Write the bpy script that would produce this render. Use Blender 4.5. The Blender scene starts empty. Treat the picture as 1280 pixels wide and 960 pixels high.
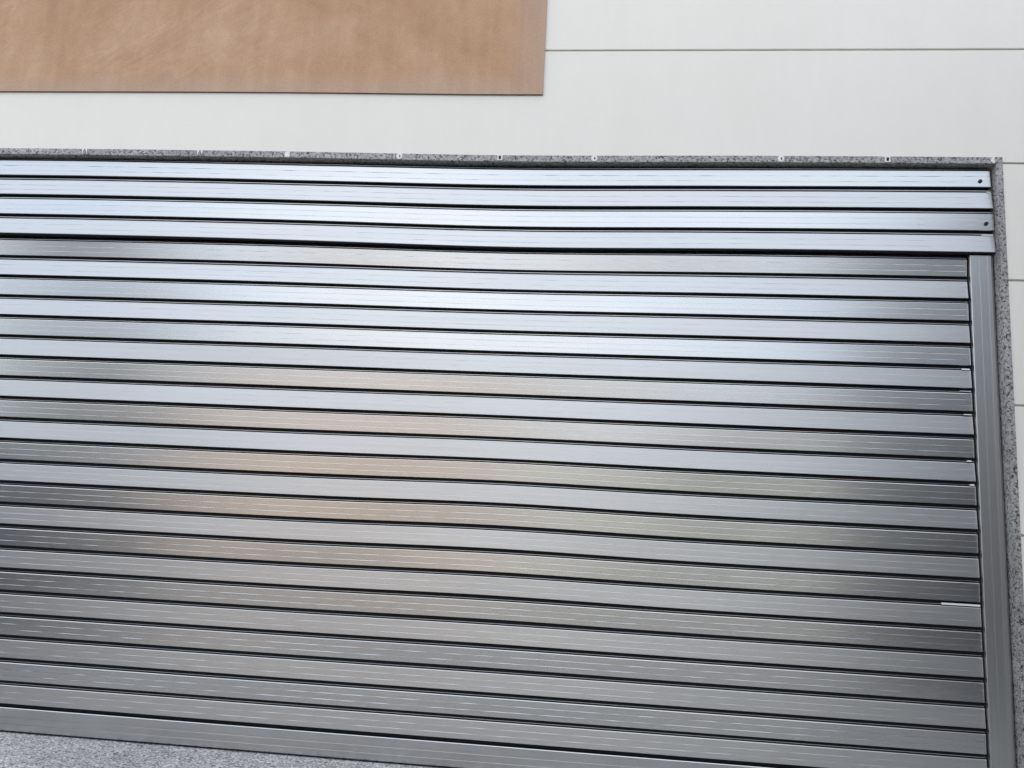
import bpy, math, random
from mathutils import Vector, Matrix
random.seed(7)
R = math.radians
sc = bpy.context.scene
COL = sc.collection

# ------------------------------------------------------------------ camera
CAM_Z = 1.141
cam_d = bpy.data.cameras.new('camera'); cam = bpy.data.objects.new('camera', cam_d); COL.objects.link(cam)
cam_d.sensor_fit = 'HORIZONTAL'; cam_d.sensor_width = 36.0
cam_d.lens = 36.0 * 960.0 / 1280.0
cam_d.clip_start = 0.05; cam_d.clip_end = 2000
def cam_matrix(tilt, yaw, roll):
    B = Matrix(((1, 0, 0), (0, 0, -1), (0, 1, 0)))
    return Matrix.Rotation(yaw, 3, 'Z') @ B @ Matrix.Rotation(tilt, 3, 'X') @ Matrix.Rotation(roll, 3, 'Z')
cam.matrix_world = Matrix.Translation((0, -3.455, CAM_Z)) @ cam_matrix(R(8.584), R(5.202), R(2.856)).to_4x4()
sc.camera = cam

# ------------------------------------------------------------------ sky and sun (the street front lies in open shade)
SUN_EL, SUN_ROT = R(52), R(14)
w = bpy.data.worlds.new('World'); sc.world = w; w.use_nodes = True
nt = w.node_tree; nt.nodes.clear()
out = nt.nodes.new('ShaderNodeOutputWorld'); bg = nt.nodes.new('ShaderNodeBackground')
sky = nt.nodes.new('ShaderNodeTexSky'); sky.sky_type = 'NISHITA'; sky.sun_disc = False
sky.sun_elevation = SUN_EL; sky.sun_rotation = SUN_ROT
sky.dust_density = 3.0; sky.air_density = 1.0; sky.ozone_density = 1.0
tc = nt.nodes.new('ShaderNodeTexCoord'); mp = nt.nodes.new('ShaderNodeMapping'); mp.inputs['Scale'].default_value = (1, 1, 2.2); mp.inputs['Location'].default_value = (3.1, 0, 0)
nz = nt.nodes.new('ShaderNodeTexNoise'); nz.inputs['Scale'].default_value = 2.2; nz.inputs['Detail'].default_value = 7; nz.inputs['Roughness'].default_value = 0.55
rp = nt.nodes.new('ShaderNodeValToRGB'); rp.color_ramp.elements[0].position = 0.38; rp.color_ramp.elements[1].position = 0.62
mx = nt.nodes.new('ShaderNodeMix'); mx.data_type = 'RGBA'
mul = nt.nodes.new('ShaderNodeMath'); mul.operation = 'MULTIPLY_ADD'; mul.inputs[1].default_value = 0.45; mul.inputs[2].default_value = 0.40
L = nt.links.new
L(tc.outputs['Generated'], mp.inputs['Vector']); L(mp.outputs['Vector'], nz.inputs['Vector']); L(nz.outputs['Fac'], rp.inputs['Fac'])
L(rp.outputs['Color'], mul.inputs[0]); L(mul.outputs[0], mx.inputs['Factor'])
L(sky.outputs['Color'], mx.inputs['A']); mx.inputs['B'].default_value = (6.6, 6.7, 6.8, 1)
L(mx.outputs['Result'], bg.inputs['Color']); bg.inputs['Strength'].default_value = 0.12
L(bg.outputs[0], out.inputs['Surface'])
sun_d = bpy.data.lights.new('sun', 'SUN'); sun_d.energy = 2.0; sun_d.angle = R(0.6); sun_d.color = (1.0, 0.95, 0.87)
sun = bpy.data.objects.new('sun', sun_d); COL.objects.link(sun); sun.location = (0, 20, 30)
sdir = Vector((math.sin(SUN_ROT) * math.cos(SUN_EL), math.cos(SUN_ROT) * math.cos(SUN_EL), math.sin(SUN_EL)))
sun.rotation_euler = sdir.to_track_quat('Z', 'Y').to_euler()
vs = sc.view_settings
vs.view_transform = 'Standard'; vs.look = 'None'; vs.gamma = 1.0; vs.exposure = 1.42; vs.use_curve_mapping = False

# ------------------------------------------------------------------ materials
def new_mat(name):
    m = bpy.data.materials.new(name); m.use_nodes = True
    t = m.node_tree; p = t.nodes['Principled BSDF']
    return m, t, p
def node(t, kind, **kw):
    n = t.nodes.new(kind)
    for k, v in kw.items():
        if k in n.inputs: n.inputs[k].default_value = v
        else: setattr(n, k, v)
    return n
def coords(t, scale=(1, 1, 1), kind='Object', rot=(0, 0, 0)):
    c = node(t, 'ShaderNodeTexCoord'); m = node(t, 'ShaderNodeMapping')
    m.inputs['Scale'].default_value = scale; m.inputs['Rotation'].default_value = rot
    t.links.new(c.outputs[kind], m.inputs['Vector']); return m.outputs['Vector']
def ramp(t, fac, stops):
    r = node(t, 'ShaderNodeValToRGB'); el = r.color_ramp.elements
    while len(el) < len(stops): el.new(0.5)
    for e, (p, c) in zip(el, stops): e.position = p; e.color = (*c, 1) if len(c) == 3 else c
    t.links.new(fac, r.inputs['Fac']); return r.outputs['Color']
def mixc(t, f, a, b, blend='MIX'):
    m = node(t, 'ShaderNodeMix', data_type='RGBA', blend_type=blend)
    for s, v in (('Factor', f), ('A', a), ('B', b)):
        if isinstance(v, (int, float)): m.inputs[s].default_value = v
        elif isinstance(v, tuple): m.inputs[s].default_value = (*v, 1) if len(v) == 3 else v
        else: t.links.new(v, m.inputs[s])
    return m.outputs['Result']
def bump(t, p, h, strength, dist):
    b = node(t, 'ShaderNodeBump'); b.inputs['Strength'].default_value = strength; b.inputs['Distance'].default_value = dist
    t.links.new(h, b.inputs['Height']); t.links.new(b.outputs['Normal'], p.inputs['Normal']); return b

def alu_mat(name, rough, col, axis='x', wave=0.25):
    m, t, p = new_mat(name)
    p.inputs['Metallic'].default_value = 1.0
    s = (0.7, 40, 130) if axis == 'x' else (130, 40, 0.7)
    n1 = node(t, 'ShaderNodeTexNoise', Scale=1.0, Detail=4.0, Roughness=0.6); t.links.new(coords(t, s), n1.inputs['Vector'])
    s2 = (1.6, 4, 5) if axis == 'x' else (5, 4, 1.6)
    oi = node(t, 'ShaderNodeObjectInfo')
    add = node(t, 'ShaderNodeVectorMath', operation='ADD'); sca = node(t, 'ShaderNodeVectorMath', operation='SCALE'); sca.inputs['Scale'].default_value = 37.0
    cmb = node(t, 'ShaderNodeCombineXYZ')
    for i in range(3): t.links.new(oi.outputs['Random'], cmb.inputs[i])
    t.links.new(cmb.outputs[0], sca.inputs[0]); t.links.new(coords(t, s2), add.inputs[0]); t.links.new(sca.outputs[0], add.inputs[1])
    n2 = node(t, 'ShaderNodeTexNoise', Scale=1.0, Detail=0.0); t.links.new(add.outputs[0], n2.inputs['Vector'])
    c = ramp(t, n1.outputs['Fac'], [(0.3, tuple(0.96 * v for v in col)), (0.7, tuple(min(1, 1.04 * v) for v in col))])
    t.links.new(c, p.inputs['Base Color'])
    mr = node(t, 'ShaderNodeMapRange'); mr.inputs['From Min'].default_value = 0.3; mr.inputs['From Max'].default_value = 0.7
    mr.inputs['To Min'].default_value = rough - 0.012; mr.inputs['To Max'].default_value = rough + 0.010
    t.links.new(n2.outputs['Fac'], mr.inputs['Value']); t.links.new(mr.outputs[0], p.inputs['Roughness'])
    return m
M = {}
M['alu_bright'] = alu_mat('mill finish aluminium', 0.260, (0.535, 0.553, 0.560))
M['alu_satin'] = alu_mat('satin aluminium', 0.380, (0.525, 0.543, 0.555), wave=0.2)
M['alu_post'] = alu_mat('aluminium post', 0.36, (0.50, 0.515, 0.52), axis='z', wave=0.15)

def plain(name, col, rough=0.6, metal=0.0, var=0.12, scale=6.0, bmp=0.0, bscale=60.0):
    m, t, p = new_mat(name); v = coords(t)
    n = node(t, 'ShaderNodeTexNoise', Scale=scale, Detail=6.0, Roughness=0.6); t.links.new(v, n.inputs['Vector'])
    c = ramp(t, n.outputs['Fac'], [(0.3, tuple(x * (1 - var) for x in col)), (0.7, tuple(min(1, x * (1 + var)) for x in col))])
    t.links.new(c, p.inputs['Base Color']); p.inputs['Roughness'].default_value = rough; p.inputs['Metallic'].default_value = metal
    if bmp:
        n3 = node(t, 'ShaderNodeTexNoise', Scale=bscale, Detail=4.0); t.links.new(v, n3.inputs['Vector'])
        bump(t, p, n3.outputs['Fac'], bmp, 0.004)
    return m
M['rubber_shade'] = plain('black rubber seal', (0.022, 0.026, 0.033), 0.45)  # near black also colours the slat recesses, standing in for their shade
for _m in ('rubber_shade',):
    _p = M[_m].node_tree.nodes['Principled BSDF']; _p.inputs['Specular IOR Level'].default_value = 0.25; _p.inputs['Roughness'].default_value = 0.85
M['dark_metal'] = plain('dark steel', (0.015, 0.016, 0.018), 0.8)
M['strip_pale'] = plain('pale joint strip', (0.82, 0.83, 0.84), 0.35, var=0.04)
M['clip'] = plain('galvanised clip', (0.80, 0.80, 0.78), 0.35, var=0.08, scale=40)
M['groove'] = plain('groove mortar', (0.40, 0.39, 0.35), 0.9, var=0.15)

def plaster():
    m, t, p = new_mat('white plaster'); v = coords(t)
    n = node(t, 'ShaderNodeTexNoise', Scale=0.9, Detail=5.0, Roughness=0.55); t.links.new(v, n.inputs['Vector'])
    c = ramp(t, n.outputs['Fac'], [(0.3, (0.815, 0.795, 0.745)), (0.7, (0.84, 0.82, 0.77))])
    n4 = node(t, 'ShaderNodeTexNoise', Scale=3.0, Detail=8.0, Roughness=0.7); t.links.new(coords(t, (1.5, 1, 0.5)), n4.inputs['Vector'])
    st = ramp(t, n4.outputs['Fac'], [(0.35, (0.975, 0.975, 0.972)), (0.6, (1, 1, 1))])
    c = mixc(t, 1.0, c, st, 'MULTIPLY')
    vo = node(t, 'ShaderNodeTexVoronoi', Scale=1.1); t.links.new(v, vo.inputs['Vector'])       # sparse specks of dirt
    sp = ramp(t, vo.outputs['Distance'], [(0.006, (0.35, 0.33, 0.3)), (0.014, (1, 1, 1))])
    c = mixc(t, 1.0, c, sp, 'MULTIPLY')
    t.links.new(c, p.inputs['Base Color']); p.inputs['Roughness'].default_value = 0.75
    n3 = node(t, 'ShaderNodeTexNoise', Scale=140.0, Detail=4.0); t.links.new(v, n3.inputs['Vector'])
    n5 = node(t, 'ShaderNodeTexNoise', Scale=2.0, Detail=3.0); t.links.new(v, n5.inputs['Vector'])
    ad = node(t, 'ShaderNodeMath', operation='MULTIPLY_ADD'); ad.inputs[1].default_value = 6.0
    t.links.new(n5.outputs['Fac'], ad.inputs[0]); t.links.new(n3.outputs['Fac'], ad.inputs[2])
    bump(t, p, ad.outputs[0], 0.25, 0.002)
    return m
M['plaster'] = plaster()

def granite(name, dark, mid, light, scale=300.0, rough=0.45):
    m, t, p = new_mat(name); v = coords(t)
    n = node(t, 'ShaderNodeTexNoise', Scale=scale * 0.55, Detail=3.0, Roughness=0.65); t.links.new(v, n.inputs['Vector'])
    vo = node(t, 'ShaderNodeTexVoronoi', Scale=scale); t.links.new(v, vo.inputs['Vector'])
    sep = node(t, 'ShaderNodeSeparateColor'); t.links.new(vo.outputs['Color'], sep.inputs[0])
    a = node(t, 'ShaderNodeMath', operation='MULTIPLY_ADD'); a.inputs[1].default_value = 0.45
    t.links.new(sep.outputs[0], a.inputs[0])
    b = node(t, 'ShaderNodeMath', operation='MULTIPLY'); b.inputs[1].default_value = 0.62
    t.links.new(n.outputs['Fac'], b.inputs[0]); t.links.new(b.outputs[0], a.inputs[2])
    c = ramp(t, a.outputs[0], [(0.30, dark), (0.40, tuple(0.55 * x for x in mid)), (0.50, mid), (0.62, mid), (0.74, light)])
    n2 = node(t, 'ShaderNodeTexNoise', Scale=3.0, Detail=4.0); t.links.new(v, n2.inputs['Vector'])
    bl = ramp(t, n2.outputs['Fac'], [(0.35, (0.86, 0.86, 0.87)), (0.65, (1.08, 1.08, 1.08))])
    c = mixc(t, 1.0, c, bl, 'MULTIPLY')
    t.links.new(c, p.inputs['Base Color']); p.inputs['Roughness'].default_value = rough
    bump(t, p, a.outputs[0], 0.25, 0.0015)
    return m
M['granite'] = granite('grey speckled granite', (0.03, 0.03, 0.033), (0.32, 0.32, 0.32), (0.45, 0.45, 0.45), scale=150)
M['granite_floor'] = granite('flamed granite paving', (0.10, 0.10, 0.10), (0.44, 0.44, 0.43), (0.74, 0.74, 0.73), scale=150, rough=0.7)

def tan_panel():
    m, t, p = new_mat('tan weathered panel')
    v = coords(t, rot=(0, R(38), 0)); v0 = coords(t)
    def tex(vec, **kw):
        n = node(t, 'ShaderNodeTexNoise', **kw); t.links.new(vec, n.inputs['Vector']); return n.outputs['Fac']
    cloud = tex(v0, Scale=1.7, Detail=6.0, Roughness=0.6, Distortion=0.6)
    c = ramp(t, cloud, [(0.28, (0.440, 0.255, 0.145)), (0.5, (0.515, 0.322, 0.196)), (0.72, (0.570, 0.385, 0.262))])
    mid = tex(v0, Scale=9.0, Detail=7.0, Roughness=0.7, Distortion=1.2)
    c = mixc(t, 1.0, c, ramp(t, mid, [(0.3, (0.90, 0.885, 0.87)), (0.55, (1.0, 1.0, 1.0)), (0.75, (1.06, 1.07, 1.09))]), 'MULTIPLY')
    big = tex(v0, Scale=0.7, Detail=2.0)
    c = mixc(t, 1.0, c, ramp(t, big, [(0.35, (0.93, 0.90, 0.86)), (0.65, (1.03, 1.04, 1.05))]), 'MULTIPLY')
    # trowel sweeps and a few scratches running diagonally
    mp2 = node(t, 'ShaderNodeMapping'); mp2.inputs['Scale'].default_value = (0.35, 1, 2.6); t.links.new(v, mp2.inputs['Vector'])
    sw = tex(mp2.outputs[0], Scale=2.0, Detail=2.0, Distortion=1.0)
    mask = ramp(t, tex(v0, Scale=1.3, Detail=2.0), [(0.48, (0, 0, 0)), (0.62, (1, 1, 1))])
    vein = ramp(t, sw, [(0.470, (0, 0, 0)), (0.492, (0.25,) * 3), (0.500, (0, 0, 0))])
    vein2 = ramp(t, sw, [(0.545, (0, 0, 0)), (0.560, (0.40,) * 3), (0.590, (0, 0, 0))])
    c = mixc(t, mixc(t, 1.0, vein, mask, 'MULTIPLY'), c, (0.62, 0.47, 0.35))
    c = mixc(t, mixc(t, 1.0, vein2, mask, 'MULTIPLY'), c, (0.38, 0.23, 0.14))
    # chalky bloom along the free edges (object origin sits at the lower right corner)
    sx = node(t, 'ShaderNodeSeparateXYZ'); cc = node(t, 'ShaderNodeTexCoord'); t.links.new(cc.outputs['Object'], sx.inputs[0])
    def math_(op, a_, b_, c_=None):
        n = node(t, 'ShaderNodeMath', operation=op)
        for i, q in enumerate((a_, b_, c_)):
            if q is None: continue
            if isinstance(q, (int, float)): n.inputs[i].default_value = q
            else: t.links.new(q, n.inputs[i])
        return n.outputs[0]
    ex = math_('MULTIPLY', sx.outputs['X'], -1.0); ez = math_('MULTIPLY', sx.outputs['Z'], 1.9)
    d = math_('MULTIPLY_ADD', mid, 0.30, math_('MINIMUM', ex, ez))
    e = ramp(t, d, [(0.16, (0.62,) * 3), (0.24, (0.4,) * 3), (0.36, (0, 0, 0))])
    c = mixc(t, e, c, (0.46, 0.345, 0.275))
    drip = ramp(t, tex(coords(t, (14, 1, 0.8)), Scale=1.0, Detail=4.0), [(0.4, (0.96, 0.95, 0.94)), (0.6, (1.02, 1.02, 1.02))])
    c = mixc(t, 1.0, c, drip, 'MULTIPLY')
    fine = tex(v0, Scale=110.0, Detail=4.0)
    c = mixc(t, 1.0, c, ramp(t, fine, [(0.32, (0.91,) * 3), (0.5, (1.0,) * 3), (0.68, (1.05,) * 3)]), 'MULTIPLY')
    t.links.new(c, p.inputs['Base Color']); p.inputs['Roughness'].default_value = 0.7
    bump(t, p, math_('MULTIPLY_ADD', mid, 3.0, fine), 0.2, 0.002)
    return m
M['tan'] = tan_panel()
M['tan_edge_shade'] = plain('panel edge', (0.16, 0.11, 0.085), 0.8)  # edge faces coloured dark to carry the panel's thin shadow line

# ------------------------------------------------------------------ helpers
def mesh_obj(name, verts, faces, mats, parent=None, fmat=None, smooth=False, loc=None):
    me = bpy.data.meshes.new(name); me.from_pydata(verts, [], faces)
    for mt in (mats if isinstance(mats, (list, tuple)) else [mats]): me.materials.append(M[mt] if isinstance(mt, str) else mt)
    if fmat: me.polygons.foreach_set('material_index', fmat)
    if smooth: me.polygons.foreach_set('use_smooth', [True] * len(me.polygons))
    me.update(); o = bpy.data.objects.new(name, me); COL.objects.link(o)
    if parent: o.parent = parent
    if loc: o.location = loc
    return o
def empty(name, loc=(0, 0, 0)):
    o = bpy.data.objects.new(name, None); COL.objects.link(o); o.location = loc; o.empty_display_size = 0.2; return o
def tag(o, label=None, cat=None, group=None, kind=None):
    if label: o['label'] = label
    if cat: o['category'] = cat
    if group: o['group'] = group
    if kind: o['kind'] = kind
    return o
BF = [(0, 1, 2, 3), (7, 6, 5, 4), (0, 4, 5, 1), (1, 5, 6, 2), (2, 6, 7, 3), (3, 7, 4, 0)]
def box_vf(x0, x1, y0, y1, z0, z1):
    return [(x0, y0, z0), (x0, y1, z0), (x1, y1, z0), (x1, y0, z0), (x0, y0, z1), (x0, y1, z1), (x1, y1, z1), (x1, y0, z1)], list(BF)
def merge(parts):
    V, F = [], []
    for v, f in parts:
        o = len(V); V += v; F += [tuple(i + o for i in q) for q in f]
    return V, F
def box(name, b, mat, parent=None, **kw):
    v, f = box_vf(*b); return mesh_obj(name, v, f, mat, parent, **kw)
def pmap(x, pts):
    if x <= pts[0][0]: return pts[0][1]
    for (a, fa), (b, fb) in zip(pts, pts[1:]):
        if x <= b: return fa + (fb - fa) * (x - a) / (b - a)
    return pts[-1][1]
# the long metal and stone pieces are not dead straight: they sag a little around mid span
G = [(0, 0), (.34, .3), (.54, .8), (.74, 2.1), (1.04, 3.1), (1.21, 2.7), (1.51, .7), (1.71, -.5), (2.01, -1.8), (2.21, -3.4), (2.31, -4.6), (2.41, -4.8), (2.61, -3.8), (2.74, -3.0), (3.05, -2.6), (3.3, 0)]
E2 = [(1.9, 0), (2.3, .8), (2.7, 2.2), (2.76, 0.3), (2.85, 0)]
def sag(x, z):
    b = math.exp(-((x + .36) / .85) ** 2); e = min(1.0, max(0.0, (abs(x + .3) - 1.1) / 1.1))
    g = pmap(z, G)
    if g > 0: b = math.exp(-((x + .36) / .6) ** 2)
    return (g * b + pmap(z, E2) * e + pmap(z, [(.1, 0), (.25, -1.0), (.9, -1.3), (1.5, -.8), (1.8, 0)])) / 280.0
def sweep_x(name, prof, x0, x1, zref, mats, parent, pmats, n=48, sagz=True, smooth=False):
    """closed (y,z) profile swept along x; pmats = material index of each profile edge"""
    V, F, fm = [], [], []
    k = len(pmats)
    for i in range(n + 1):
        x = x0 + (x1 - x0) * i / n
        d = sag(x, zref) if sagz else 0.0
        V += [(x, y, z + d) for y, z in (prof(x) if callable(prof) else prof)]
    for i in range(n):
        for j in range(k):
            a = i * k + j; b = i * k + (j + 1) % k
            F.append((a, b, b + k, a + k)); fm.append(pmats[j])
    F.append(tuple(range(k))[::-1]); fm.append(0)
    F.append(tuple(range(n * k, n * k + k))); fm.append(0)
    return mesh_obj(name, V, F, mats, parent, fm)

# ------------------------------------------------------------------ layout numbers
P = 0.1
J0 = 2.7085
XR = 1.80            # inner face of the right jamb
XL = -3.62           # inner face of the left jamb
WALL_Y = -0.060
def jz(j): return J0 - P * j

# ------------------------------------------------------------------ ground
def slope_z(y): return -0.006 + (0.0 if y > -0.35 else (y + 0.35) * 0.075)
ys = [0.35, 0.0, -0.35, -1.5, -3.0, -4.6]
V = []; F = []
for y in ys:
    V += [(-4.6, y, slope_z(y)), (2.8, y, slope_z(y))]
for i in range(len(ys) - 1): F.append((2 * i, 2 * i + 2, 2 * i + 3, 2 * i + 1))
tag(mesh_obj('driveway_apron', V, F, 'granite_floor'), kind='structure')
M['asphalt'] = plain('asphalt', (0.085, 0.083, 0.08), 0.85, var=0.25, scale=3, bmp=0.4, bscale=200)
M['concrete'] = plain('concrete paving', (0.31, 0.285, 0.255), 0.85, var=0.12, scale=2, bmp=0.2)
M['verge'] = plain('dry ground', (0.20, 0.17, 0.12), 0.95, var=0.25, scale=1.0)
def sheet(name, x0, x1, y0, y1, z, mat):
    return tag(mesh_obj(name, [(x0, y0, z), (x1, y0, z), (x1, y1, z), (x0, y1, z)], [(0, 1, 2, 3)], mat), kind='structure')
sheet('ground', -400, 400, -400, 400, -0.62, 'verge')
tag(box('pavement', (-60, 60, -6.6, -4.6, -0.60, -0.33), 'concrete'), kind='structure')
tag(box('forecourt', (2.8, 60, -4.6, -0.065, -0.60, -0.32), 'concrete'), kind='structure')
tag(box('forecourt', (-60, -4.6, -4.6, -0.065, -0.60, -0.32), 'concrete'), kind='structure')
tag(box('kerb', (-60, 60, -6.75, -6.604, -0.60, -0.326), 'granite_floor'), kind='structure')
sheet('road', -60, 60, -14.0, -6.752, -0.47, 'asphalt')
tag(box('kerb', (-60, 60, -14.15, -14.002, -0.60, -0.33), 'granite_floor'), kind='structure')
tag(box('pavement', (-60, 60, -17.0, -14.154, -0.60, -0.335), 'concrete'), kind='structure')

# ------------------------------------------------------------------ white wall: plaster courses between thin grooves
wall = tag(empty('facade_wall', (0, 0, 0)), 'white plastered wall with thin horizontal grooves framing the garage opening', 'wall')
GZ = [0.006, 0.555, 1.100, 1.642, 2.190, 2.729, 3.277]
zz = 3.277
while zz < 7.2: zz += 0.546; GZ.append(zz)
GW = 0.0045                                    # half the groove width
XO_R, XO_L = 1.8285, XL - 0.0285               # outer edges of the granite surround
TOP = 2.7525
WX0, WX1 = -9.0, 3.2
def chamfer_band(x0, x1, z0, z1):
    """course with small rounded arrises at its groove edges"""
    c = 0.0025; yb, yf = 0.24, WALL_Y
    prof = [(yb, z0), (yf + c, z0), (yf, z0 + c), (yf, z1 - c), (yf + c, z1), (yb, z1)]
    k = len(prof); V = [(x0, y, z) for y, z in prof] + [(x1, y, z) for y, z in prof]
    F = [(j, (j + 1) % k, (j + 1) % k + k, j + k) for j in range(k)] + [tuple(range(k))[::-1], tuple(range(k, 2 * k))]
    return V, F
lo = -0.6
for g in GZ:
    z0, z1 = lo + (GW if lo > -0.5 else 0), g - GW
    lo = g
    if z1 < 2.74:
        for a, b in ((XO_R, WX1), (WX0, XO_L)):
            v, f = chamfer_band(a, b, z0, z1); mesh_obj('plaster_course', v, f, 'plaster', wall)
    elif z0 < 2.74:
        # the course over the lintel: notched round the granite, lower edge following its slight sag
        n = 40
        xs = [WX0, XO_L] + [XO_L + (XO_R - XO_L) * i / n for i in range(n + 1)] + [XO_R, WX1]
        zb = [z0, z0] + [TOP + sag(XO_L + (XO_R - XO_L) * i / n, TOP) for i in range(n + 1)] + [z0, z0]
        V, F = [], []
        for x, zq in zip(xs, zb): V += [(x, WALL_Y, zq), (x, WALL_Y, z1), (x, 0.24, zq), (x, 0.24, z1)]
        for i in range(len(xs) - 1):
            a = 4 * i; b = a + 4
            if i in (1, len(xs) - 3):
                F.append((a, a + 2, b + 2, b)); continue
            F += [(a, b, b + 1, a + 1), (a + 1, b + 1, b + 3, a + 3), (a, a + 2, b + 2, b)]
        mesh_obj('plaster_course', V, F, 'plaster', wall)
    else:
        v, f = chamfer_band(WX0, WX1, z0, z1); mesh_obj('plaster_course', v, f, 'plaster', wall)
v, f = chamfer_band(WX0, WX1, GZ[-1] + GW, 7.9); mesh_obj('plaster_course', v, f, 'plaster', wall)
# groove bed behind the courses
parts = [box_vf(XO_R + .002, WX1 - .01, WALL_Y + .007, WALL_Y + .02, -0.5, 2.745), box_vf(WX0 + .01, XO_L - .002, WALL_Y + .007, WALL_Y + .02, -0.5, 2.745),
         box_vf(WX0 + .01, WX1 - .01, WALL_Y + .007, WALL_Y + .02, 3.0, 7.8)]
v, f = merge(parts); mesh_obj('groove_bed', v, f, 'groove', wall)
# rest of the building volume behind the front
v, f = merge([box_vf(WX0, WX1, 0.245, 9.0, 2.95, 7.88), box_vf(WX0, XO_L - .02, 0.245, 9.0, -0.6, 2.949), box_vf(XO_R + .02, WX1, 0.245, 9.0, -0.6, 2.949), box_vf(XO_L, XO_R, 0.6, 9.0, -0.6, 2.949)])
mesh_obj('rear_walls', v, f, 'plaster', wall)
box('parapet_coping', (WX0 - .03, WX1 + .03, WALL_Y - .04, 9.03, 7.902, 7.98), 'concrete', wall)

# ------------------------------------------------------------------ tan panel
PX, PZ = -0.2305, 3.0555
n = 30; V = []; F = []; fm = []
for i in range(n + 1):
    x = -5.2 + (PX + 5.2) * i / n
    zb = PZ + sag(x, PZ) * 1.15 - PZ
    xx = x - PX
    V += [(xx, -0.009, zb + .002), (xx, -0.009, 2.0), (xx, 0.0, 2.0), (xx, 0.0, zb), (xx, -0.006, zb)]
for i in range(n):
    a = 5 * i; b = a + 5
    F += [(a, b, b + 1, a + 1), (a + 1, b + 1, b + 2, a + 2), (a + 3, b + 3, b + 4, a + 4), (a + 4, b + 4, b, a)]; fm += [0, 0, 1, 1]
F += [(0, 1, 2, 3, 4), (5 * n + 4, 5 * n + 3, 5 * n + 2, 5 * n + 1, 5 * n)]; fm += [1, 1]
tag(mesh_obj('cladding_panel', V, F, ['tan', 'tan_edge_shade'], None, fm, loc=(PX, WALL_Y - 0.001, PZ)),
    'tan brown weathered panel mounted flat on the white wall above the garage', 'panel')

# ------------------------------------------------------------------ granite surround
sur = tag(empty('granite_surround', (0, 0, 0)), 'speckled grey granite trim edging the garage opening', 'door surround')
GY = WALL_Y - 0.004
LZ = 2.7215
lint = sweep_x('lintel', [(GY, LZ + .002), (GY, TOP), (0.2, TOP), (0.2, LZ), (GY + .002, LZ)], XO_L, XO_R, TOP, 'granite', sur, [0] * 5)
def jamb(xa, xb, s):
    v, f = box_vf(min(xa, xb), max(xa, xb), GY + .0005, 0.2, -0.4, LZ + 0.002)
    return mesh_obj('jamb', v, f, 'granite', sur)
jamb(XR, XO_R, 1); jamb(XO_L, XL, -1)
# small metal fixings on the lintel face
def disc_vf(r, y0, y1, n=20, a0=0, a1=2 * math.pi):
    V = [(r * math.cos(a0 + (a1 - a0) * i / n), y, r * math.sin(a0 + (a1 - a0) * i / n)) for y in (y0, y1) for i in range(n)]
    F = [tuple(range(n)), tuple(range(2 * n - 1, n - 1, -1))] + [(i, i + n, (i + 1) % n + n, (i + 1) % n) for i in range(n)]
    return V, F
def off(vf, dx, dy, dz): return [(x + dx, y + dy, z + dz) for x, y, z in vf[0]], vf[1]
LX = [(-2.487, 'cone'), (-1.892, 'cone'), (-1.452, 'plate'), (-0.900, 'disc'), (-0.419, 'clip'), (0.023, 'disc'), (0.869, 'disc'), (1.336, 'clip'), (1.793, 'half')]
for x, kind in LX:
    z = 2.7385 + sag(x, TOP) * .9
    base = (x, GY, z)
    if kind in ('disc', 'half'):
        v, f = disc_vf(.0145, -.003, .0); c = mesh_obj('round_clip', v, f, 'clip', lint, loc=base)
        v, f = merge([box_vf(-.0008, .0032, -.005, -.003, -.006, .005), off(disc_vf(.0030, -.0065, -.003, 10), .002, 0, -.003)])
        if kind == 'half': v, f = box_vf(.001, .014, -.006, -.003, -.012, .012)
        mesh_obj('stud', v, f, 'dark_metal' if kind == 'disc' else 'granite', c)
    elif kind == 'clip':
        v, f = merge([box_vf(-.012, -.006, -.004, 0, -.013, .013), box_vf(.006, .012, -.004, 0, -.013, .013), box_vf(-.006, .006, -.004, 0, -.013, -.009), box_vf(-.006, .006, -.004, 0, .009, .013)])
        c = mesh_obj('square_clip', v, f, 'clip', lint, loc=base)
        v, f = disc_vf(.005, -.008, 0, 12); mesh_obj('stud', *off((v, f), 0, 0, -.001), 'dark_metal', c)
    elif kind == 'plate':
        v, f = box_vf(-.012, .012, -.002, 0, -.013, .011); mesh_obj('square_clip', v, f, M['clip'], lint, loc=base)
    else:
        v, f = merge([([(-.014, -.003, .013), (-.004, -.003, .013), (-.012, -.003, -.012), (-.014, 0, .013), (-.004, 0, .013), (-.012, 0, -.012)], [(0, 2, 1), (3, 4, 5), (0, 1, 4, 3), (1, 2, 5, 4), (2, 0, 3, 5)]),
                      ([(.012, -.003, .013), (.003, -.003, .013), (.012, -.003, -.012), (.012, 0, .013), (.003, 0, .013), (.012, 0, -.012)], [(0, 1, 2), (3, 5, 4), (0, 3, 4, 1), (1, 4, 5, 2), (2, 5, 3, 0)])])
        c = mesh_obj('pointed_clip', v, f, 'clip', lint, loc=base)
        v, f = [(-.006, -.004, -.012), (.006, -.004, -.012), (0, -.006, .006), (-.006, 0, -.012), (.006, 0, -.012), (0, 0, .006)], [(0, 1, 2), (0, 3, 4, 1), (1, 4, 5, 2), (2, 5, 3, 0)]
        mesh_obj('stud', v, f, 'granite', c)

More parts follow.
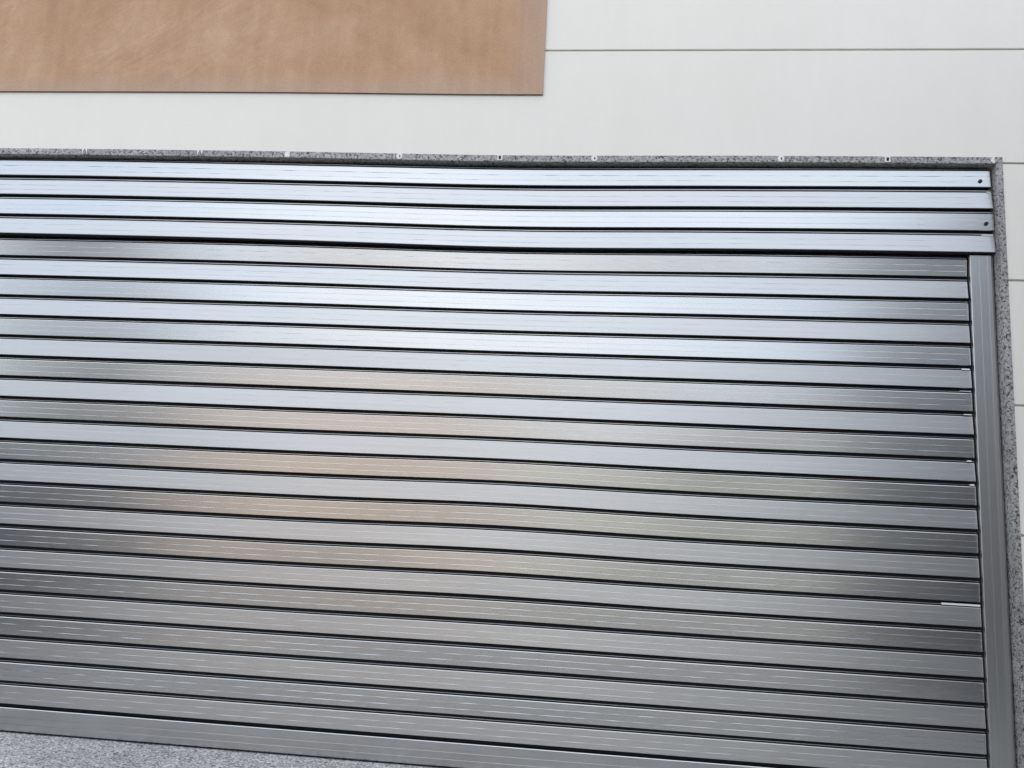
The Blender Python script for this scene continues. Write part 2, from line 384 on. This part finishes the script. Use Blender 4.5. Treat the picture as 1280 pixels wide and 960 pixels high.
# ------------------------------------------------------------------ slats
def slat_profile(zc, y0, tilt, g1=1.0, g2=1.0):
    """zc = height of the lower joint; face from .010 to .090, two fine grooves, chamfered top edge, then a recessed joint coloured near black for its shade, with a metal lip"""
    tn = math.tan(tilt)
    def f(z): return y0 + (z - .05) * tn
    def gr(z, k): return [(f(z - .0016), z - .0016, 0), (f(z) + .0006 * k, z, 0), (f(z + .0004), z + .0004, 0)]
    pts = [(f(.0105) + .003, .0107, 0), (f(.0125), .0125, 0), *gr(.035, g1), *gr(.061, g2),
           (f(.0868), .0868, 0), (f(.0868) + .0016, .0895, 1),
           (y0 + .0185, .0895, 1), (y0 + .0185, .0948, 1), (y0 + .0060, .0950, 0), (y0 + .0060, .0974, 1),
           (y0 + .0205, .0976, 1), (y0 + .0205, .1094, 1), (y0 + .030, .1094, 1), (y0 + .030, .0107, 1)]
    return [(y, zc + z) for y, z, m in pts], [m for y, z, m in pts]
TILT = {}
def make_slat(parent, j, x0, x1, y0, tilt, mat):
    zc = jz(j + 1)
    # extruded slats are never quite true: each one twists by a degree or so along its length
    a1, a2 = R(random.uniform(.4, .9)), R(random.uniform(.3, .75)); p1, p2 = random.uniform(0, 6.28), random.uniform(0, 6.28); k1, k2 = random.uniform(1.0, 1.8), random.uniform(2.8, 5.0)
    pm = slat_profile(zc, y0, tilt)[1]
    q = [random.uniform(0, 6.28) for _ in range(6)]; wl = [random.uniform(38, 52), random.uniform(19, 27), random.uniform(5, 8)]
    def dash_depth(x, o): return min(1.0, max(.25, .60 + .38 * math.sin(wl[0] * x + q[o]) + .3 * math.sin(wl[1] * x + q[o + 1]) + .25 * math.sin(wl[2] * x + q[o + 2])))  # groove depth varied along the slat to break its glint into dashes
    def prof(x): return slat_profile(zc, y0, tilt + a1 * math.sin(k1 * x + p1) + a2 * math.sin(k2 * x + p2), dash_depth(x, 0), dash_depth(x, 3))[0]
    return sweep_x('slat', prof, x0, x1, zc + .05, [mat, 'rubber_shade'], parent, pm, n=240)

HEAD_Y = -0.035
head = tag(empty('header_fascia', (0, 0, 0)), 'four bright aluminium slats fixed across the top of the garage opening', 'fascia')
ends = [1.788, 1.792, 1.794, 1.795]
htilt = [2.5, 6.5, 1.5, 6.0]
for j in range(4):
    s = make_slat(head, j, XL + .006, ends[j], HEAD_Y, R(htilt[j]), 'alu_bright' if j % 2 == 0 else 'alu_satin')
    if j in (0, 2):
        v, f = disc_vf(.0082, -.0045, .004, 16)
        for xx, zo in (((1.744, .044) if j == 0 else (1.762, .046)), (XL + .05, .045)):
            mesh_obj('screw', v, f, 'dark_metal', s, loc=(xx, HEAD_Y - .0005, jz(j + 1) + zo))
box('back_sheet', (XL + .01, 1.78, HEAD_Y + .0305, HEAD_Y + .033, jz(4) + .012, jz(0) - .002), 'rubber_shade', head)
sweep_x('top_strip', [(HEAD_Y + .006, 2.6985), (HEAD_Y + .006, 2.7045), (HEAD_Y + .03, 2.7045), (HEAD_Y + .03, 2.6985)], XL + .006, 1.787, 2.70, 'dark_metal', head, [0] * 4)

door = tag(empty('garage_door', (0, 0, 0)), 'wide aluminium garage door of horizontal grooved slats between side posts', 'garage door')
XP = 1.695
DL = XL + .105
#        slat number below the header: tilt in degrees (up is positive)
dt = {4: -4.0, 5: 5.0, 6: 1.0, 7: 4.6, 8: 1.4, 9: 3.0, 10: -0.4, 11: 4.0, 12: 0.2, 13: 4.0, 14: -0.3, 15: 3.6, 16: -0.2, 17: 3.4, 18: 0.2, 19: 3.0, 20: 0.2, 21: 2.8, 22: 0.0, 23: 2.4, 24: 0.3, 25: 2.2}
slats = {}
for j in range(4, 26):
    slats[j] = make_slat(door, j, DL + .004, XP - .005 - .001 * random.random(), 0.0, R(dt[j]), 'alu_satin' if j % 2 else 'alu_bright')
# bottom rail
prof = [(0.003, .0025), (0, .0055), (0, .0314), (.0003, .033), (0, .0334), (0, .0604), (.0003, .062), (0, .0624), (0, .0985), (.0016, .1010), (.03, .1010), (.03, .0025)]
sweep_x('bottom_rail', prof, DL + .004, XP - .005, .05, ['alu_bright'], door, [0] * len(prof))
box('bottom_seal', (DL + .01, XP - .01, .006, .026, -.004, .0023), 'rubber_shade', door)
box('back_sheet', (DL, XP, .0305, .034, .01, jz(4) + .01), 'rubber_shade', door)
# side posts: fluted aluminium boxes
def post(xa, xb, flip):
    y = -.020
    pr = [(xa, .03), (xa, y + .002), (xa + .002, y)]
    for k in (2, 4):
        c = xa + .002 + (xb - xa - .016) * k / 5
        pr += [(c - .0010, y), (c, y + .0002), (c + .0010, y)]
    pr += [(xb - .016, y), (xb - .008, y + .003), (xb - .003, y + .009), (xb - .0015, y + .018), (xb - .0015, .03)]
    if flip: pr = [(xa + xb - x, yy) for x, yy in pr][::-1]
    k = len(pr); z0, z1 = -.003, jz(4) + .004
    V = [(x, yy, z0) for x, yy in pr] + [(x, yy, z1) for x, yy in pr]
    F = [(j, (j + 1) % k, (j + 1) % k + k, j + k) for j in range(k)] + [tuple(range(k))[::-1], tuple(range(k, 2 * k))]
    mesh_obj('side_post', V, F, 'alu_post', door)
post(XP, XR - .001, False); post(XL + .001, DL, True)
# thin pale strips in the joints at the right hand end
for j, a, b, dz, h in ((9, 1.652, 1.684, -.0065, .006), (11, 1.655, 1.685, -.0055, .004), (13, 1.660, 1.676, -.006, .006), (14, 1.668, 1.684, -.0075, .007), (19, 1.535, 1.688, -.0065, .0075), (10, 1.640, 1.686, -.003, .002)):
    z = jz(j)
    box('pale_strip', (a, b, -.001, .006, z + dz - h / 2, z + dz + h / 2), 'strip_pale', slats[j])
hs = [c for c in head.children if c.name.startswith('slat')]
for k, (j, a, b) in enumerate(((1, 1.772, 1.786), (3, 1.742, 1.790))):
    s = hs[j]
    box('pale_strip', (a, b, HEAD_Y + .001, HEAD_Y + .008, jz(j) - .008, jz(j) - .004), 'strip_pale', s)

# ------------------------------------------------------------------ the street opposite, which the metal mirrors
M['ochre'] = plain('ochre render', (0.62, 0.465, 0.35), 0.85, var=0.08, scale=1.2, bmp=0.2)
M['cream'] = plain('cream render', (0.68, 0.70, 0.65), 0.85, var=0.08, scale=1.2, bmp=0.2)
M['grey_render'] = plain('grey render', (0.29, 0.31, 0.335), 0.85, var=0.12, scale=1.5, bmp=0.2)
M['slate'] = plain('slate grey render', (0.11, 0.125, 0.148), 0.85, var=0.12, scale=1.5, bmp=0.2)
M['added_plinth'] = plain('dark stone plinth', (0.040, 0.052, 0.070), 0.6, var=0.2, scale=9, bmp=0.3)
M['roof'] = plain('clay roof tiles', (0.24, 0.185, 0.15), 0.85, var=0.2, scale=5)
M['frame_w'] = plain('white joinery', (0.72, 0.72, 0.7), 0.5, var=0.04)
M['door_brown'] = plain('brown door', (0.14, 0.08, 0.05), 0.5)
M['bark'] = plain('bark', (0.09, 0.065, 0.045), 0.95, var=0.3, scale=8, bmp=0.6, bscale=25)
def glass_mat():
    m, t, p = new_mat('window glass'); p.inputs['Base Color'].default_value = (0.02, 0.025, 0.03, 1); p.inputs['Roughness'].default_value = 0.08
    return m
M['glass'] = glass_mat()
def leaf_mat(name, a, b):
    m, t, p = new_mat(name); v = coords(t)
    n = node(t, 'ShaderNodeTexNoise', Scale=2.5, Detail=3.0); t.links.new(v, n.inputs['Vector'])
    t.links.new(ramp(t, n.outputs['Fac'], [(0.35, a), (0.65, b)]), p.inputs['Base Color']); p.inputs['Roughness'].default_value = 0.6
    return m
M['leaf'] = leaf_mat('green leaves', (0.035, 0.06, 0.02), (0.09, 0.13, 0.045))
M['leaf_dark'] = leaf_mat('dark leaves', (0.02, 0.035, 0.018), (0.05, 0.075, 0.032))

def house(x0, x1, yf, depth, h, mat, label, cols, rows, door_at=None, gable=True, base=-0.36):
    """front faces +y (towards the garage)"""
    r = empty('house', ((x0 + x1) / 2, yf, base)); W = x1 - x0
    tag(r, label, 'house')
    rects = []
    for rr in range(rows):
        for c in range(cols):
            cx = -W / 2 + W * (c + .5) / cols; z = 0.95 + rr * 2.8
            rects.append((cx - .55, cx + .55, z, z + 1.25))
    if door_at is not None: rects = [q for q in rects if not (q[2] < 2 and abs((q[0] + q[1]) / 2 - door_at) < 1.0)] + [(door_at - .5, door_at + .5, 0.0, 2.1)]
    xs = sorted({-W / 2, W / 2, *[q[0] for q in rects], *[q[1] for q in rects]}); zs = sorted({0, h, *[q[2] for q in rects], *[q[3] for q in rects]})
    V, F = [], []
    def quad(*p): o = len(V); V.extend(p); F.append((o, o + 1, o + 2, o + 3))
    for a, b in zip(xs, xs[1:]):
        for c, d in zip(zs, zs[1:]):
            mx_, mz_ = (a + b) / 2, (c + d) / 2
            if any(q[0] < mx_ < q[1] and q[2] < mz_ < q[3] for q in rects): continue
            quad((b, 0, c), (a, 0, c), (a, 0, d), (b, 0, d))
    for a, b, c, d in rects:
        quad((a, 0, c), (a, -.2, c), (a, -.2, d), (a, 0, d)); quad((b, 0, d), (b, -.2, d), (b, -.2, c), (b, 0, c))
        quad((a, 0, d), (a, -.2, d), (b, -.2, d), (b, 0, d)); quad((a, 0, c), (b, 0, c), (b, -.2, c), (a, -.2, c))
    quad((-W / 2, -depth, 0), (W / 2, -depth, 0), (W / 2, -depth, h), (-W / 2, -depth, h))
    for s in (-1, 1): quad((s * W / 2, 0, 0), (s * W / 2, -depth, 0), (s * W / 2, -depth, h), (s * W / 2, 0, h))
    quad((-W / 2, 0, h), (W / 2, 0, h), (W / 2, -depth, h), (-W / 2, -depth, h))
    mesh_obj('wall', V, F, mat, r)
    for a, b, c, d in rects:
        if c == 0.0:
            box('door', (a, b, -.20, -.15, .02, d - .002), 'door_brown', r); continue
        fw = .06
        v, f = merge([box_vf(a, a + fw, -.16, -.1, c, d), box_vf(b - fw, b, -.16, -.1, c, d), box_vf(a + fw, b - fw, -.16, -.1, c, c + fw), box_vf(a + fw, b - fw, -.16, -.1, d - fw, d), box_vf((a + b) / 2 - .025, (a + b) / 2 + .025, -.158, -.102, c + fw, d - fw)])
        wn = mesh_obj('window', v, f, 'frame_w', r)
        box('pane', (a + .02, b - .02, -.145, -.135, c + .02, d - .02), 'glass', wn)
        box('sill', (a - .06, b + .06, -.1, .06, c - .05, c - .002), 'frame_w', wn)
    if gable:
        o_ = .4; rh = depth * .28
        V = [(-W / 2 - o_, o_, h + .003), (W / 2 + o_, o_, h + .003), (W / 2 + o_, -depth - o_, h + .003), (-W / 2 - o_, -depth - o_, h + .003), (-W / 2 - o_, -depth / 2, h + rh), (W / 2 + o_, -depth / 2, h + rh)]
        mesh_obj('roof', V, [(0, 1, 5, 4), (2, 3, 4, 5), (1, 2, 5), (3, 0, 4), (3, 2, 1, 0)], 'roof', r)
    else:
        box('roof', (-W / 2 - .1, W / 2 + .1, -depth - .1, .1, h + .003, h + .25), 'concrete', r)
    return r
def tree(x, y, h, rad, label, mat, nleaf=6500, base=-0.36):
    r = tag(empty('tree', (x, y, base)), label, 'tree')
    rng = random.Random(int(x * 31 + y * 17)); V, F = [], []
    def limb(p, q, r0, r1, n=7):
        d = (q - p).normalized(); u = d.orthogonal().normalized(); w_ = d.cross(u); o = len(V)
        for c, rr in ((p, r0), (q, r1)):
            for i in range(n): a = 2 * math.pi * i / n; V.append(tuple(c + (u * math.cos(a) + w_ * math.sin(a)) * rr))
        for i in range(n): F.append((o + i, o + (i + 1) % n, o + n + (i + 1) % n, o + n + i))
    top = Vector((0.1, 0, h * .5)); limb(Vector((0, 0, -.3)), top, .05 * rad + .09, .07 + .02 * rad)
    clumps = []
    for i in range(11):
        a = rng.uniform(0, 6.283); rr = rad * rng.uniform(.25, .8); c = Vector((rr * math.cos(a), rr * math.sin(a), h * rng.uniform(.5, .9)))
        limb(top * rng.uniform(.75, 1.0), c, .06, .02, 5); clumps.append((c, rad * rng.uniform(.3, .55)))
    mesh_obj('trunk', V, F, 'bark', r)
    V2, F2 = [], []
    for i in range(nleaf):
        c, cr = rng.choice(clumps); d = Vector((rng.gauss(0, 1), rng.gauss(0, 1), rng.gauss(0, .8))).normalized()
        p = c + d * cr * rng.random() ** .45
        u = Vector((rng.gauss(0, 1), rng.gauss(0, 1), rng.gauss(0, 1))).normalized(); w_ = u.orthogonal().normalized(); s = rng.uniform(.13, .24); o = len(V2)
        V2 += [tuple(p - u * s), tuple(p + w_ * s * .5), tuple(p + u * s), tuple(p - w_ * s * .5)]; F2.append((o, o + 1, o + 2, o + 3))
    mesh_obj('crown', V2, F2, mat, r)
    return r
house(-12.0, -3.0, -19.0, 8.0, 4.2, 'ochre', 'ochre rendered house across the street, mirrored as a warm patch in the door', 3, 1, door_at=1.6)
house(-2.0, 7.0, -20.0, 8.0, 3.6, 'cream', 'cream rendered house across the street, mirrored pale in the door', 3, 1, door_at=-1.5)
house(8.5, 18.0, -19.5, 8.0, 6.2, 'grey_render', 'dark grey two storey house across the street, right of the cream one', 3, 2, gable=False)
tree(-13.6, -16.2, 7.2, 2.5, 'dark leafy street tree mirrored at the left edge of the door', 'leaf_dark')
house(-30.0, -16.2, -19.0, 8.0, 3.3, 'slate', 'low dark slate grey house across the street, behind the hedge', 4, 1, gable=False)
tree(4.2, -17.6, 3.6, 1.6, 'small green tree before the cream house', 'leaf', 1800)
house(7.2, 9.0, -18.6, 4.0, 4.5, 'frame_w', 'narrow white house added across the street for a pale glint in the door', 1, 1, gable=False)  # unseen white block added for its bright reflection in the slats
tree(11.2, -15.9, 5.5, 2.0, 'dark leafy tree in front of the grey house, right of the narrow white one', 'leaf_dark')
# unseen wing added on the right to darken the wall and door there
wing = tag(empty('added_wing', (3.2, 0, 0)), 'unseen grey wing added to the right of the garage front to darken it', 'wall')
box('wall', (.005, .5, -6.0, .24, -.6, 3.7), 'grey_render', wing)
box('added_plinth', (-.035, .003, -6.03, -.07, -.6, 1.9), 'added_plinth', wing)  # added dark facing that deepens the reflection at the door's lower right
box('coping', (-.04, .54, -6.04, .235, 3.702, 3.78), 'concrete', wing)
def hedge(x0, x1, y0, y1, h, label, nl=9000, base=-.36, mat='leaf_dark'):
    r = tag(empty('hedge', ((x0 + x1) / 2, (y0 + y1) / 2, base)), label, 'hedge'); rng = random.Random(5)
    a, b = (x1 - x0) / 2, (y1 - y0) / 2; V, F = [], []
    for i in range(nl):
        p = Vector((rng.uniform(-a, a), rng.uniform(-b, b), rng.uniform(.05, h))); q = rng.random() * (2 * a * h + 2 * b * h + 2 * a * b)
        if q < 2 * a * h: p.y = rng.choice((-1, 1)) * b * rng.uniform(.8, 1.05)
        elif q < 2 * a * h + 2 * b * h: p.x = rng.choice((-1, 1)) * a * rng.uniform(.8, 1.05)
        else: p.z = h * rng.uniform(.92, 1.03)
        u = Vector((rng.gauss(0, 1), rng.gauss(0, 1), rng.gauss(0, 1))).normalized(); w_ = u.orthogonal().normalized(); s_ = rng.uniform(.1, .16); o = len(V)
        V += [tuple(p - u * s_), tuple(p + w_ * s_ * .6), tuple(p + u * s_), tuple(p - w_ * s_ * .6)]; F.append((o, o + 1, o + 2, o + 3))
    mesh_obj('foliage', V, F, mat, r)
    v, f = box_vf(-a + .1, a - .1, -b + .1, b - .1, .02, h * .9); mesh_obj('branches', v, f, mat, r)
hedge(-28.0, -14.6, -18.4, -17.4, 2.3, 'clipped dark hedge across the street behind the leafy trees')
bw = tag(empty('added_side_wall', (-5.5, 0, 0)), 'slate grey boundary wall along the left edge of the forecourt', 'wall')  # added wall, out of view, mirrored as the dark left end of the slats
box('wall', (-.2, 0, -6.2, -.9, -.6, 1.45), 'slate', bw)
box('coping', (-.24, .04, -6.24, -.86, 1.452, 1.52), 'concrete', bw)
